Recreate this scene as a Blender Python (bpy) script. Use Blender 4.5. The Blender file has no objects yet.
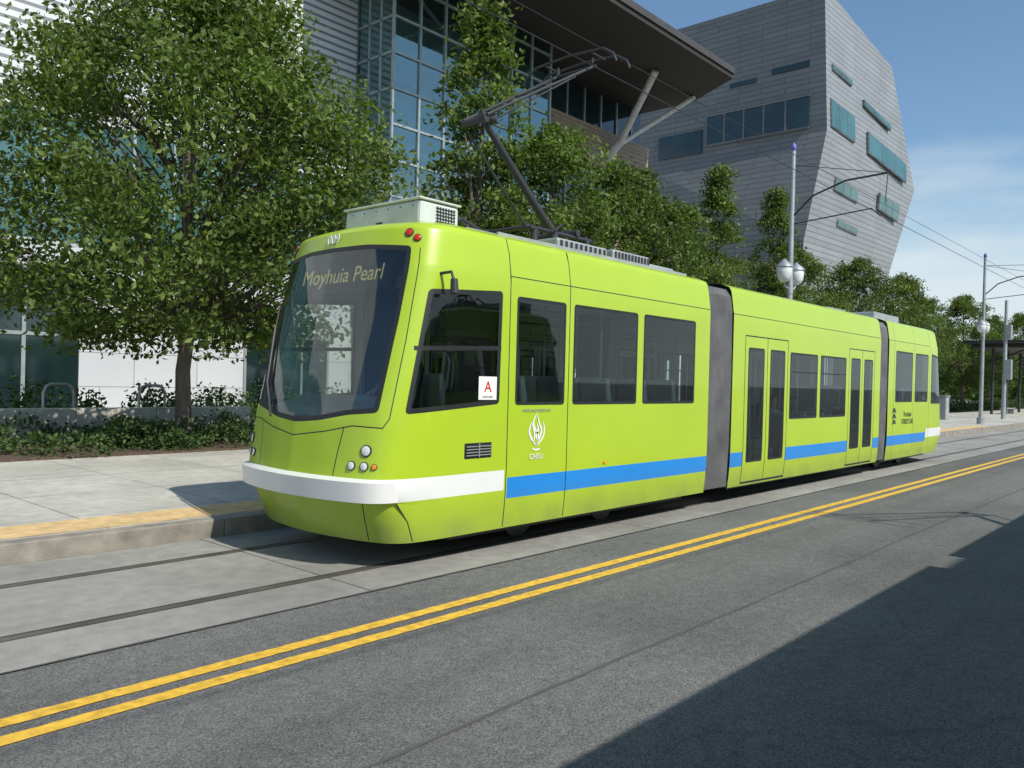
import bpy, bmesh, math, random
import numpy as np
from mathutils import Vector, Matrix
from mathutils.geometry import delaunay_2d_cdt
random.seed(7)
scene=bpy.context.scene
COL=scene.collection

# ------------------------------------------------------------ materials
def nt(name):
    m=bpy.data.materials.new(name); m.use_nodes=True
    n=m.node_tree.nodes; l=m.node_tree.links
    b=n['Principled BSDF']; return m,n,l,b
def setp(b,k,v):
    if k in b.inputs: b.inputs[k].default_value=v
def mat(name,col,rough=.5,metal=0.,var=.12,scale=3.,bump=0.,bscale=40.,coat=0.,spec=.5,stretch=(1,1,1)):
    m,n,l,b=nt(name)
    setp(b,'Roughness',rough); setp(b,'Metallic',metal); setp(b,'Coat Weight',coat); setp(b,'Coat Roughness',.04)
    setp(b,'Specular IOR Level',spec)
    tc=n.new('ShaderNodeTexCoord'); mp=n.new('ShaderNodeMapping'); mp.inputs['Scale'].default_value=stretch
    l.new(tc.outputs['Object'],mp.inputs['Vector'])
    nz=n.new('ShaderNodeTexNoise'); nz.inputs['Scale'].default_value=scale; nz.inputs['Detail'].default_value=6
    l.new(mp.outputs[0],nz.inputs['Vector'])
    cr=n.new('ShaderNodeValToRGB'); cr.color_ramp.elements[0].position=.3; cr.color_ramp.elements[1].position=.7
    c=np.array(col[:3]); a=np.clip(c*(1-var),0,1); d=np.clip(c*(1+var),0,1)
    cr.color_ramp.elements[0].color=(*a,1); cr.color_ramp.elements[1].color=(*d,1)
    l.new(nz.outputs['Fac'],cr.inputs['Fac']); l.new(cr.outputs['Color'],b.inputs['Base Color'])
    if bump>0:
        n2=n.new('ShaderNodeTexNoise'); n2.inputs['Scale'].default_value=bscale; n2.inputs['Detail'].default_value=4
        l.new(tc.outputs['Object'],n2.inputs['Vector'])
        bp=n.new('ShaderNodeBump'); bp.inputs['Strength'].default_value=bump; bp.inputs['Distance'].default_value=.02
        l.new(n2.outputs['Fac'],bp.inputs['Height']); l.new(bp.outputs[0],b.inputs['Normal'])
    return m
def glassmat(name,tint,refl=(.9,.95,.95),rough=.02,ior=1.5,extra=0.0):
    m,n,l,b=nt(name); n.remove(b)
    out=n['Material Output']
    t=n.new('ShaderNodeBsdfTransparent'); t.inputs[0].default_value=(*tint,1)
    g=n.new('ShaderNodeBsdfGlossy'); g.inputs['Roughness'].default_value=rough; g.inputs[0].default_value=(*refl,1)
    f=n.new('ShaderNodeFresnel'); f.inputs[0].default_value=ior
    ad=n.new('ShaderNodeMath'); ad.operation='ADD'; ad.inputs[1].default_value=extra; ad.use_clamp=True
    l.new(f.outputs[0],ad.inputs[0])
    mx=n.new('ShaderNodeMixShader'); l.new(ad.outputs[0],mx.inputs[0]); l.new(t.outputs[0],mx.inputs[1]); l.new(g.outputs[0],mx.inputs[2])
    l.new(mx.outputs[0],out.inputs[0]); return m
def facade(name,c1,c2,cm,bw,bh,mort,rough=.6,metal=0.,bump=.4):
    m,n,l,b=nt(name); setp(b,'Roughness',rough); setp(b,'Metallic',metal)
    tc=n.new('ShaderNodeTexCoord'); sp=n.new('ShaderNodeSeparateXYZ'); l.new(tc.outputs['Object'],sp.inputs[0])
    a=n.new('ShaderNodeMath'); a.operation='ADD'; l.new(sp.outputs[0],a.inputs[0]); l.new(sp.outputs[1],a.inputs[1])
    cb=n.new('ShaderNodeCombineXYZ'); l.new(a.outputs[0],cb.inputs[0]); l.new(sp.outputs[2],cb.inputs[1])
    br=n.new('ShaderNodeTexBrick'); br.inputs['Scale'].default_value=1; br.inputs['Brick Width'].default_value=bw
    br.inputs['Row Height'].default_value=bh; br.inputs['Mortar Size'].default_value=mort; br.inputs['Mortar Smooth'].default_value=.3
    br.inputs['Color1'].default_value=(*c1,1); br.inputs['Color2'].default_value=(*c2,1); br.inputs['Mortar'].default_value=(*cm,1)
    l.new(cb.outputs[0],br.inputs['Vector'])
    nz=n.new('ShaderNodeTexNoise'); nz.inputs['Scale'].default_value=.25; nz.inputs['Detail'].default_value=5; l.new(tc.outputs['Object'],nz.inputs['Vector'])
    mr=n.new('ShaderNodeMapRange'); mr.inputs[3].default_value=.8; mr.inputs[4].default_value=1.2; l.new(nz.outputs[0],mr.inputs[0])
    mx=n.new('ShaderNodeVectorMath'); mx.operation='SCALE'; l.new(br.outputs['Color'],mx.inputs[0]); l.new(mr.outputs[0],mx.inputs['Scale'])
    l.new(mx.outputs[0],b.inputs['Base Color'])
    bp=n.new('ShaderNodeBump'); bp.inputs['Strength'].default_value=bump; bp.inputs['Distance'].default_value=.04; bp.invert=True
    l.new(br.outputs['Fac'],bp.inputs['Height']); l.new(bp.outputs[0],b.inputs['Normal'])
    return m
def asphalt():
    m,n,l,b=nt('asphalt'); setp(b,'Roughness',.85); setp(b,'Specular IOR Level',.3)
    tc=n.new('ShaderNodeTexCoord')
    def noise(sc,st=(1,1,1),det=5):
        mp=n.new('ShaderNodeMapping'); mp.inputs['Scale'].default_value=st; l.new(tc.outputs['Object'],mp.inputs[0])
        z=n.new('ShaderNodeTexNoise'); z.inputs['Scale'].default_value=sc; z.inputs['Detail'].default_value=det; l.new(mp.outputs[0],z.inputs['Vector']); return z
    def rng(z,a,c,f0=.3,f1=.7):
        r=n.new('ShaderNodeMapRange'); r.inputs[1].default_value=f0; r.inputs[2].default_value=f1; r.inputs[3].default_value=a; r.inputs[4].default_value=c; l.new(z.outputs[0],r.inputs[0]); return r
    def mul(a,c):
        q=n.new('ShaderNodeMath'); q.operation='MULTIPLY'; l.new(a.outputs[0],q.inputs[0]); l.new(c.outputs[0],q.inputs[1]); return q
    f=rng(noise(95,det=2),.45,1.55); g=rng(noise(.5),.84,1.15); h=rng(noise(1.2,(.06,1,1)),.84,1.16); k=rng(noise(9),.88,1.12)
    x=mul(mul(f,g),mul(h,k))
    wn=noise(1.3); vm=n.new('ShaderNodeVectorMath'); vm.operation='ADD'; l.new(tc.outputs['Object'],vm.inputs[0]); l.new(wn.outputs['Color'],vm.inputs[1])
    vo=n.new('ShaderNodeTexVoronoi'); vo.feature='DISTANCE_TO_EDGE'; vo.inputs['Scale'].default_value=.22; l.new(vm.outputs[0],vo.inputs['Vector'])
    cr=rng(vo,.8,1.,0.,.004); x=mul(x,cr)
    sc=n.new('ShaderNodeVectorMath'); sc.operation='SCALE'; sc.inputs[0].default_value=(.132,.132,.127); l.new(x.outputs[0],sc.inputs['Scale'])
    l.new(sc.outputs[0],b.inputs['Base Color'])
    bp=n.new('ShaderNodeBump'); bp.inputs['Strength'].default_value=.45; bp.inputs['Distance'].default_value=.005; l.new(f.outputs[0],bp.inputs['Height']); l.new(bp.outputs[0],b.inputs['Normal'])
    return m
def concrete(name,col,bw,bh,mort=.008,ox=0,oy=0):
    m,n,l,b=nt(name); setp(b,'Roughness',.85)
    tc=n.new('ShaderNodeTexCoord'); mp=n.new('ShaderNodeMapping'); mp.inputs['Location'].default_value=(ox,oy,0); l.new(tc.outputs['Object'],mp.inputs[0])
    br=n.new('ShaderNodeTexBrick'); br.offset=0; br.inputs['Scale'].default_value=1; br.inputs['Brick Width'].default_value=bw; br.inputs['Row Height'].default_value=bh
    br.inputs['Mortar Size'].default_value=mort; c=np.array(col)
    br.inputs['Color1'].default_value=(*(c*.93),1); br.inputs['Color2'].default_value=(*(c*1.05),1); br.inputs['Mortar'].default_value=(*(c*.35),1)
    l.new(mp.outputs[0],br.inputs['Vector'])
    last=br.outputs['Color']
    for s,a,d in ((.6,.80,1.15),(6,.86,1.12),(90,.85,1.12)):
        z=n.new('ShaderNodeTexNoise'); z.inputs['Scale'].default_value=s; z.inputs['Detail'].default_value=5; l.new(tc.outputs['Object'],z.inputs['Vector'])
        r=n.new('ShaderNodeMapRange'); r.inputs[1].default_value=.3; r.inputs[2].default_value=.7; r.inputs[3].default_value=a; r.inputs[4].default_value=d; l.new(z.outputs[0],r.inputs[0])
        v=n.new('ShaderNodeVectorMath'); v.operation='SCALE'; l.new(last,v.inputs[0]); l.new(r.outputs[0],v.inputs['Scale']); last=v.outputs[0]
    l.new(last,b.inputs['Base Color']); return m
def leafmat(name,cols,trans=.3):
    m,n,l,b=nt(name); setp(b,'Roughness',.55); setp(b,'Specular IOR Level',.3)
    g=n.new('ShaderNodeNewGeometry'); cr=n.new('ShaderNodeValToRGB')
    e=cr.color_ramp.elements; e[0].color=(*cols[0],1); e[1].color=(*cols[2],1); k=e.new(.6); k.color=(*cols[1],1)
    l.new(g.outputs['Random Per Island'],cr.inputs[0])
    tc=n.new('ShaderNodeTexCoord'); z=n.new('ShaderNodeTexNoise'); z.inputs['Scale'].default_value=.6; z.inputs['Detail'].default_value=1; l.new(tc.outputs['Object'],z.inputs['Vector'])
    r=n.new('ShaderNodeMapRange'); r.inputs[1].default_value=.3; r.inputs[2].default_value=.7; r.inputs[3].default_value=.72; r.inputs[4].default_value=1.28; l.new(z.outputs[0],r.inputs[0])
    v=n.new('ShaderNodeVectorMath'); v.operation='SCALE'; l.new(cr.outputs[0],v.inputs[0]); l.new(r.outputs[0],v.inputs['Scale'])
    l.new(v.outputs[0],b.inputs['Base Color'])
    t=n.new('ShaderNodeBsdfTranslucent'); v2=n.new('ShaderNodeVectorMath'); v2.operation='MULTIPLY'; v2.inputs[1].default_value=(1.5,1.6,.6); l.new(v.outputs[0],v2.inputs[0]); l.new(v2.outputs[0],t.inputs[0])
    mx=n.new('ShaderNodeMixShader'); mx.inputs[0].default_value=trans; l.new(b.outputs[0],mx.inputs[1]); l.new(t.outputs[0],mx.inputs[2]); l.new(mx.outputs[0],n['Material Output'].inputs[0])
    return m

def paint(name,col):
    m=mat(name,col,rough=.36,coat=.35,var=.035,scale=1.2)
    n=m.node_tree.nodes; l=m.node_tree.links; b=n['Principled BSDF']
    src=b.inputs['Base Color'].links[0].from_socket
    g=n.new('ShaderNodeNewGeometry'); mx=n.new('ShaderNodeMix'); mx.data_type='RGBA'
    l.new(g.outputs['Backfacing'],mx.inputs[0]); l.new(src,mx.inputs[6]); mx.inputs[7].default_value=(.62,.62,.6,1)
    tc=n.new('ShaderNodeTexCoord'); sp=n.new('ShaderNodeSeparateXYZ'); l.new(tc.outputs['Object'],sp.inputs[0])
    r=n.new('ShaderNodeMapRange'); r.inputs[1].default_value=.25; r.inputs[2].default_value=.7; r.inputs[3].default_value=.75; r.inputs[4].default_value=0.; l.new(sp.outputs[2],r.inputs[0])
    z=n.new('ShaderNodeTexNoise'); z.inputs['Scale'].default_value=3; z.inputs['Detail'].default_value=8; l.new(tc.outputs['Object'],z.inputs['Vector'])
    mm=n.new('ShaderNodeMath'); mm.operation='MULTIPLY'; l.new(r.outputs[0],mm.inputs[0]); l.new(z.outputs[0],mm.inputs[1])
    m2=n.new('ShaderNodeMix'); m2.data_type='RGBA'; l.new(mm.outputs[0],m2.inputs[0]); l.new(mx.outputs[2],m2.inputs[6]); m2.inputs[7].default_value=(.12,.11,.09,1)
    l.new(m2.outputs[2],b.inputs['Base Color'])
    b2=n.new('ShaderNodeBump'); b2.inputs['Strength'].default_value=.08; b2.inputs['Distance'].default_value=.03
    z2=n.new('ShaderNodeTexNoise'); z2.inputs['Scale'].default_value=1.6; z2.inputs['Detail'].default_value=1; l.new(tc.outputs['Object'],z2.inputs['Vector']); l.new(z2.outputs[0],b2.inputs['Height']); l.new(b2.outputs[0],b.inputs['Coat Normal'])
    return m
M={}
M['green']=paint('lime_green_paint',(.385,.535,.024))
M['white']=paint('white_paint',(.74,.75,.74))
M['blue']=paint('blue_paint',(.012,.23,.66))
M['black']=mat('black_rubber',(.016,.017,.018),.5)
M['glass']=glassmat('tinted_glass',(.80,.84,.82),extra=.015)
M['wind']=glassmat('windshield_glass',(.72,.78,.76),extra=.06,rough=.04)
M['bellow']=mat('bellows_rubber',(.15,.15,.155),.75,var=.25)
M['roofgear']=mat('grey_metal',(.34,.36,.36),.5,metal=.3,var=.2)
M['lightbox']=mat('light_grey_box',(.56,.58,.58),.65,var=.15)
M['dark']=mat('dark_metal',(.03,.03,.035),.5,var=.2)
M['steel']=mat('galvanised_steel',(.40,.42,.43),.45,metal=.6,var=.15)
M['rail']=mat('rail_steel',(.20,.18,.16),.4,metal=.6,var=.3)
M['groove']=mat('rail_groove',(.04,.037,.033),.9,var=.3)
M['int']=mat('interior_grey',(.5,.51,.5),.6)
M['seat']=mat('seat_fabric',(.62,.64,.66),.7)
M['red']=mat('red_lens',(.55,.03,.01),.2)
M['amber']=mat('amber_lens',(.8,.25,.02),.2)
M['lens']=mat('lamp_lens',(.70,.71,.70),.12,coat=1)
M['asphalt']=asphalt()
M['slab']=concrete('track_concrete',(.28,.272,.245),4.5,30,.012)
M['walk']=concrete('sidewalk_concrete',(.455,.44,.385),1.8,1.8,.009,oy=-.6)
M['kerb']=mat('kerb_concrete',(.23,.21,.175),.85,var=.35,scale=4,bump=.3)
M['tact']=mat('tactile_paving_yellow',(.60,.42,.20),.8,var=.22,scale=6,bump=.4,bscale=25)
M['yline']=mat('yellow_road_paint',(.68,.41,.045),.6,var=.28,scale=14,bump=.2)
M['soil']=mat('bark_mulch',(.09,.06,.04),.9,var=.5,scale=14,bump=.8)
M['bark']=mat('tree_bark',(.13,.105,.085),.9,var=.35,scale=9,bump=.8,bscale=25,stretch=(1,1,.25))
M['leaf']=leafmat('leaves',((.055,.095,.017),(.10,.15,.03),(.19,.235,.065)),.34)
M['leaf2']=leafmat('leaves_dark',((.045,.078,.016),(.08,.125,.028),(.15,.195,.055)),.34)
M['hleaf']=leafmat('hedge_leaves',((.02,.05,.012),(.05,.09,.02),(.11,.15,.045)),.2)
M['slat']=facade('white_slat_cladding',(.58,.60,.60),(.62,.63,.63),(.2,.21,.22),40,.32,.07)
M['panel']=facade('white_panels',(.46,.48,.50),(.52,.53,.54),(.2,.2,.2),2.4,1.2,.015)
M['tan']=facade('tan_siding',(.28,.21,.145),(.32,.24,.165),(.12,.09,.06),3,.25,.02)
M['greyA']=facade('grey_metal_shingle',(.175,.178,.175),(.205,.208,.205),(.105,.107,.107),5.0,.55,.05,.6,.1,.3)
M['greyB']=facade('grey_metal_strips',(.27,.285,.29),(.31,.325,.33),(.18,.185,.19),14,.55,.06,.5,.2,.3)
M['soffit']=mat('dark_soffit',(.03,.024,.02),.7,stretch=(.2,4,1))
M['fascia']=mat('roof_fascia',(.06,.052,.048),.5)
M['bglassd']=mat('dark_building_glass',(.012,.03,.033),.06,var=.5,scale=.3,spec=.9)
M['bglasst']=mat('teal_building_glass',(.05,.135,.13),.05,var=.4,scale=.25,spec=1.)
M['cglass']=glassmat('curtain_wall_glass',(.38,.62,.6),refl=(.8,1,.98),extra=.22)
M['mull']=mat('mullion_metal',(.33,.38,.38),.4,metal=.3)
M['wpaint']=mat('white_steel',(.7,.71,.7),.45)
M['paper']=mat('paper_sign',(.78,.78,.75),.7,var=.03)

# ------------------------------------------------------------ mesh helpers
def obj(name,verts,faces,mats=(),parent=None,smooth=False,midx=None,sharp=None):
    me=bpy.data.meshes.new(name); me.from_pydata(verts,[],faces)
    for m in (mats if isinstance(mats,(list,tuple)) else [mats]): me.materials.append(m)
    if midx is not None: me.polygons.foreach_set('material_index',midx)
    if smooth:
        me.polygons.foreach_set('use_smooth',[True]*len(me.polygons))
        if sharp: me.set_sharp_from_angle(angle=math.radians(sharp))
    me.update()
    o=bpy.data.objects.new(name,me); COL.objects.link(o)
    if parent: o.parent=parent
    return o
def empty(name,loc=(0,0,0)):
    e=bpy.data.objects.new(name,None); e.location=loc; e.empty_display_size=.3; COL.objects.link(e); return e
def boxes(name,bl,m,parent=None,bevel=0.):
    V=[];F=[]
    for (x0,x1,y0,y1,z0,z1) in bl:
        i=len(V); V+=[(x0,y0,z0),(x1,y0,z0),(x1,y1,z0),(x0,y1,z0),(x0,y0,z1),(x1,y0,z1),(x1,y1,z1),(x0,y1,z1)]
        F+=[(i,i+3,i+2,i+1),(i+4,i+5,i+6,i+7),(i,i+1,i+5,i+4),(i+1,i+2,i+6,i+5),(i+2,i+3,i+7,i+6),(i+3,i,i+4,i+7)]
    o=obj(name,V,F,m,parent)
    if bevel>0:
        md=o.modifiers.new('bev','BEVEL'); md.width=bevel; md.segments=2; md.limit_method='ANGLE'
    return o
def tubegeo(pts,rads,n=8,V=None,F=None):
    V=[] if V is None else V; F=[] if F is None else F
    pts=[Vector(p) for p in pts]; prev=None
    ref=Vector((0,0,1))
    for k,p in enumerate(pts):
        t=(pts[min(k+1,len(pts)-1)]-pts[max(k-1,0)]).normalized()
        if prev is None:
            a=t.cross(ref if abs(t.z)<.9 else Vector((1,0,0))).normalized()
        else:
            a=(prev-t*prev.dot(t)).normalized()
        prev=a; b=t.cross(a)
        i=len(V)
        for j in range(n):
            an=2*math.pi*j/n; V.append(tuple(p+(a*math.cos(an)+b*math.sin(an))*rads[k]))
        if k>0:
            for j in range(n): F.append((i-n+j,i-n+(j+1)%n,i+(j+1)%n,i+j))
        else: F.append(tuple(range(i+n-1,i-1,-1)))
    F.append(tuple(range(len(V)-n,len(V))))
    return V,F
def tubes(name,tl,m,parent=None,n=8):
    V=[];F=[]
    for pts,r in tl:
        rr=r if isinstance(r,(list,tuple)) else [r]*len(pts)
        tubegeo(pts,rr,n,V,F)
    return obj(name,V,F,m,parent,smooth=True,sharp=50)
def text(name,body,size,mtx,m,parent,extr=.001):
    c=bpy.data.curves.new(name,'FONT'); c.body=body; c.size=size; c.align_x='CENTER'; c.align_y='CENTER'; c.extrude=extr
    c.materials.append(m); o=bpy.data.objects.new(name,c); o.matrix_world=mtx; COL.objects.link(o)
    if parent: o.parent=parent
    return o

# ------------------------------------------------------------ streetcar
tram=empty('streetcar')
YC=7.03; HW=1.23
def catmull(P,n=24):
    P=[np.array(p,float) for p in P]; P=[2*P[0]-P[1]]+P+[2*P[-1]-P[-2]]; out=[]
    for i in range(1,len(P)-2):
        for k in range(n):
            t=k/n; a,b,c,d=P[i-1],P[i],P[i+1],P[i+2]
            out.append(.5*((2*b)+(-a+c)*t+(2*a-5*b+4*c-d)*t*t+(-a+3*b-3*c+d)*t**3))
    out.append(P[-2]); return np.array(out)
pl=catmull([(-.0,0),(.03,.4),(.09,.74),(.16,.97),(.225,1.085),(.32,1.16),(.50,1.207),(.90,1.23)])
pl[0]=(0,0)
arc=np.concatenate([[0],np.cumsum(np.hypot(*np.diff(pl,axis=0).T))]); Q0=arc[-1]
def plan(q):
    if q>=Q0: return .90+(q-Q0),HW
    return float(np.interp(q,arc,pl[:,0])),float(np.interp(q,arc,pl[:,1]))
XB=4.54
XFz=[.26,.45,.60,.645,.67,.86,.885,1.4,2.2,3.08,3.20,3.31,3.35]
XFx=[4.85,4.76,4.70,4.68,4.56,4.54,4.63,4.70,4.89,5.11,5.14,5.165,5.20]
WZ=[.26,.45,.62,.9,2.92,2.95,3.2,3.3,3.35]; WW=[1.19,1.21,1.222,1.23,1.23,1.226,1.19,1.17,1.14]
def ss(a,b,x):
    t=min(1,max(0,(x-a)/(b-a))); return t*t*(3-2*t)
def cab(u,v):
    q=abs(u); sg=1 if u>=0 else -1; z=min(v,3.35)
    dx,y=plan(q); lean=float(np.interp(z,XFz,XFx))-XB; w=1-ss(.2,1.9,dx)
    x=XB+dx+lean*w; y=y*float(np.interp(z,WZ,WW))/HW
    if v>3.35:
        t=(v-3.35)/.25; y*=1-.22*t; x+=.30*t*(1-ss(.1,1.,dx)); z=3.35+.075*math.sin(t*math.pi/2)
    return x,-sg*y,z
def side(u,v,sg):
    z=min(v,3.35); y=float(np.interp(z,WZ,WW))
    if v>3.35:
        t=(v-3.35)/.25; y*=1-.22*t; z=3.35+.075*math.sin(t*math.pi/2)
    return u,-sg*y,z
def uq(x,z):
    a,b=0.,12.
    for _ in range(30):
        m=(a+b)/2
        if cab(m,z)[0]<x: a=m
        else: b=m
    return a
def offs(P,d):
    n=len(P); A=sum(P[i][0]*P[(i+1)%n][1]-P[(i+1)%n][0]*P[i][1] for i in range(n)); s=1 if A>0 else -1
    out=[]
    for i in range(n):
        p0=np.array(P[i-1]);p1=np.array(P[i]);p2=np.array(P[(i+1)%n])
        e1=(p1-p0)/np.linalg.norm(p1-p0); e2=(p2-p1)/np.linalg.norm(p2-p1)
        n1=s*np.array([e1[1],-e1[0]]); n2=s*np.array([e2[1],-e2[0]]); bb=n1+n2; bb=bb/max(.3,np.dot(bb,bb)/2)
        out.append(tuple(p1+bb*d))
    return out
def rnd(P,r,k=4):
    out=[];n=len(P)
    for i in range(n):
        p0=np.array(P[i-1]);p1=np.array(P[i]);p2=np.array(P[(i+1)%n])
        a=p1+(p0-p1)/np.linalg.norm(p0-p1)*r; b=p1+(p2-p1)/np.linalg.norm(p2-p1)*r
        for j in range(k+1):
            t=j/k; out.append(tuple((1-t)**2*a+2*t*(1-t)*p1+t*t*b))
    return out
def rect(x0,x1,z0,z1): return [(x0,z0),(x1,z0),(x1,z1),(x0,z1)]
def sub(P,step=.15):
    out=[]
    for i in range(len(P)):
        a=np.array(P[i]);b=np.array(P[(i+1)%len(P)]); k=max(1,int(np.linalg.norm(b-a)/step))
        for j in range(k): out.append(tuple(a+(b-a)*j/k))
    return out
def window(P,r=.05,g=.035,mi=4): return [(sub(rnd(P,r)),3),(sub(offs(rnd(P,r),-g)),mi)]
def stroke(pts,w,mi=3):
    R=[]
    for a,b in zip(pts[:-1],pts[1:]):
        a=np.array(a,float);b=np.array(b,float); e=(b-a)/np.linalg.norm(b-a); nn=np.array([-e[1],e[0]])*w/2; a=a-e*w*.3; b=b+e*w*.3
        R.append((sub([tuple(a+nn),tuple(b+nn),tuple(b-nn),tuple(a-nn)]),mi))
    return R
def inpoly(px,py,P):
    c=False;n=len(P);j=n-1
    for i in range(n):
        xi,yi=P[i];xj,yj=P[j]
        if (yi>py)!=(yj>py) and px<(xj-xi)*(py-yi)/(yj-yi)+xi: c=not c
        j=i
    return c
SM=[M['green'],M['white'],M['blue'],M['black'],M['glass'],M['wind']]
def surf(name,fm,us,vs,regions,flip,parent):
    pts=[(u,v) for u in us for v in vs]; ed=[]
    umin,umax,vmin,vmax=us[0],us[-1],vs[0],vs[-1]
    regs=[]
    for P,mi in regions:
        P=[(min(umax,max(umin,a)),min(vmax,max(vmin,b))) for a,b in P]
        i=len(pts); pts+=P; ed+=[(i+k,i+(k+1)%len(P)) for k in range(len(P))]
        xs=[p[0] for p in P]; ys=[p[1] for p in P]; regs.append((P,mi,min(xs),max(xs),min(ys),max(ys)))
    r=delaunay_2d_cdt([Vector(p) for p in pts],ed,[],0,1e-5)
    V2,F=r[0],r[2]; mid=[];FF=[]
    for f in F:
        if len(f)<3: continue
        cx=sum(V2[i].x for i in f)/3; cy=sum(V2[i].y for i in f)/3
        a,b,c=[V2[i] for i in f[:3]]
        if abs((b-a).cross(c-a))<1e-8: continue
        m=0
        for P,mi,x0,x1,y0,y1 in regs:
            if x0<=cx<=x1 and y0<=cy<=y1 and inpoly(cx,cy,P): m=mi
        mid.append(m); FF.append(tuple(f) if not flip else tuple(reversed(f)))
    V=[fm(v.x,v.y) for v in V2]
    return obj(name,V,FF,SM,parent,smooth=True,midx=mid,sharp=28)
kz=sorted(set(XFz+WZ+[3.35,3.4,3.45,3.5,3.55,3.6,.765]))
vs=sorted(kz+[round(float(x),3) for x in np.arange(.3,3.35,.11) if min(abs(x-k) for k in kz)>.03])
def roofstrip(name,rows,parent):
    V=[];F=[]
    for a,b in rows: V+=[a,((a[0]+b[0])/2,(a[1]+b[1])/2,a[2]+.015),b]
    for i in range(len(rows)-1):
        k=3*i; F+=[(k,k+3,k+4,k+1),(k+1,k+4,k+5,k+2)]
    return obj(name,V,F,M['green'],parent,smooth=True)
body=empty('body'); body.parent=tram; body.location=(0,YC,0)
MX=28.64
def cabmodule(name,xend,feat_near,feat_far,mirror):
    qe=uq(xend,2.); qs=list(np.arange(0,Q0,.045))+list(np.arange(Q0,qe,.3))+[qe]
    us=sorted(set([-q for q in qs]+qs)); R=[]
    for sg,ft in ((1,feat_near),(-1,feat_far)):
        for P,mi in ft:
            R.append(([(sg*uq(x,z),z) for x,z in P],mi))
    ub=uq(6.47,.76)
    R.insert(0,(sub([(-ub,.67),(ub,.67),(ub,.885),(-ub,.885)],.045),1))
    W=[(-1.12,1.52),(-.72,1.47),(-.35,1.40),(.0,1.37),(.35,1.40),(.72,1.47),(1.05,1.50),(1.06,2.4),(1.04,3.12),(.5,3.16),(-.5,3.16),(-1.06,3.12),(-1.12,2.4)]
    R.append((sub(rnd(W,.05,3),.1),3)); R.append((sub(offs(rnd(W,.05,3),-.05),.1),5))
    R+=stroke([(-1.14,1.36),(-.8,1.37),(-.45,1.30),(.0,1.24),(.45,1.30),(.8,1.37),(1.12,1.36)],.012)
    for sg in (1,-1):
        R+=stroke([(sg*1.12,1.36),(sg*1.17,1.45),(sg*1.17,2.2),(sg*1.13,3.1)],.010)
        R+=stroke([(sg*.70,1.355),(sg*.66,1.1),(sg*.64,.895)],.012)
        R+=stroke([(sg*1.36,.66),(sg*1.36,.28)],.014)
        R+=stroke([(sg*.95,.64),(sg*.90,.28)],.012)
    f=(lambda u,v:(MX-cab(u,v)[0],cab(u,v)[1],cab(u,v)[2])) if mirror else cab
    surf(name,f,us,vs,R,mirror,body)
    roofstrip(name+'_roof',[(f(q,3.6),f(-q,3.6)) for q in [.02]+qs[1:]],body)
    return f
def seams(xs,z0=.28,z1=3.34):
    R=[]
    for x in xs: R+=stroke([(x,z0),(x,z1)],.014)
    return R
fn=[]
fn+=[(sub(rect(6.52,10.95,.575,.80)),2)]
fn+=seams([6.50,7.54]); fn+=stroke([(6.5,2.94),(10.95,2.94)],.012)
fn+=window([(5.10,1.49),(6.36,1.585),(6.38,2.77),(5.37,2.70)],.05,.05)
fn+=stroke([(5.22,2.12),(6.36,2.17)],.045)
for a,b in ((6.61,7.47),(7.62,8.98),(9.12,10.48)):
    fn+=window(rect(a,b,1.57,2.74))
fn+=[(rnd(rect(5.86,6.26,1.03,1.19),.01),3)]
fcab=cabmodule('front_module_shell',10.9,fn,fn,False)
rn=[]
rn+=[(sub(rect(6.52,9.6,.575,.80)),2)]
rn+=seams([6.28,7.60,9.1]); rn+=stroke([(6.3,2.94),(9.6,2.94)],.012)
rn+=window([(5.10,1.50),(6.12,1.5),(6.12,2.76),(5.37,2.70)],.05,.05)
for a,b in ((6.40,7.50),(7.70,8.99)): rn+=window(rect(a,b,1.55,2.72))
rcab=cabmodule('rear_module_shell',9.50,rn,rn,True)
mf=[]
mf+=[(sub(rect(11.6,18.6,.575,.80)),2)]
mf+=stroke([(11.6,2.94),(18.6,2.94)],.012)
for a,b in ((12.08,13.69),(16.69,18.19)):
    mf+=[(sub(rect(a-.02,b+.02,.285,2.64)),3),]
    c=(a+b)/2
    for p,q in ((a,c-.01),(c+.01,b)):
        mf+=[(sub(rect(p,q,.32,2.62)),0)]
        mf+=window(rect(p+.10,q-.10,.62,2.45),.05,.03)
for a,b in ((13.80,15.05),(15.18,16.52)):
    mf+=window(rect(a,b,1.28,2.44)); mf+=stroke([(a+.04,2.1),(b-.04,2.1)],.022)
us=list(np.arange(11.65,18.58,.3))+[18.58]
for sg,nm in ((1,'near'),(-1,'far')):
    surf('middle_module_shell_'+nm,lambda u,v,s=sg:side(u,v,s),us,vs,mf,sg<0,body)
roofstrip('middle_module_roof',[(side(u,3.6,1),side(u,3.6,-1)) for u in us],body)
def bellows(name,x0,x1):
    n=2*int(round((x1-x0)/.125)); V=[];F=[]
    prof=[(.28,1.17),(1.0,1.20),(2.0,1.21),(3.0,1.20),(3.2,1.17),(3.32,1.08),(3.38,.8)]
    P=[(-w,z) for z,w in prof]+[(w,z) for z,w in reversed(prof)]
    for i in range(n+1):
        x=x0+(x1-x0)*i/n; k=1. if i%2 else .93
        for y,z in P: V.append((x,y*k,z if z<3.3 else z-.05*(1-k)/.07))
    m=len(P)
    for i in range(n):
        for j in range(m-1):
            a=i*m+j; F.append((a,a+m,a+m+1,a+1))
    obj(name,V,F,M['bellow'],body)
bellows('bellows',10.84,11.71); bellows('rear_bellows',18.52,19.2)
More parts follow.
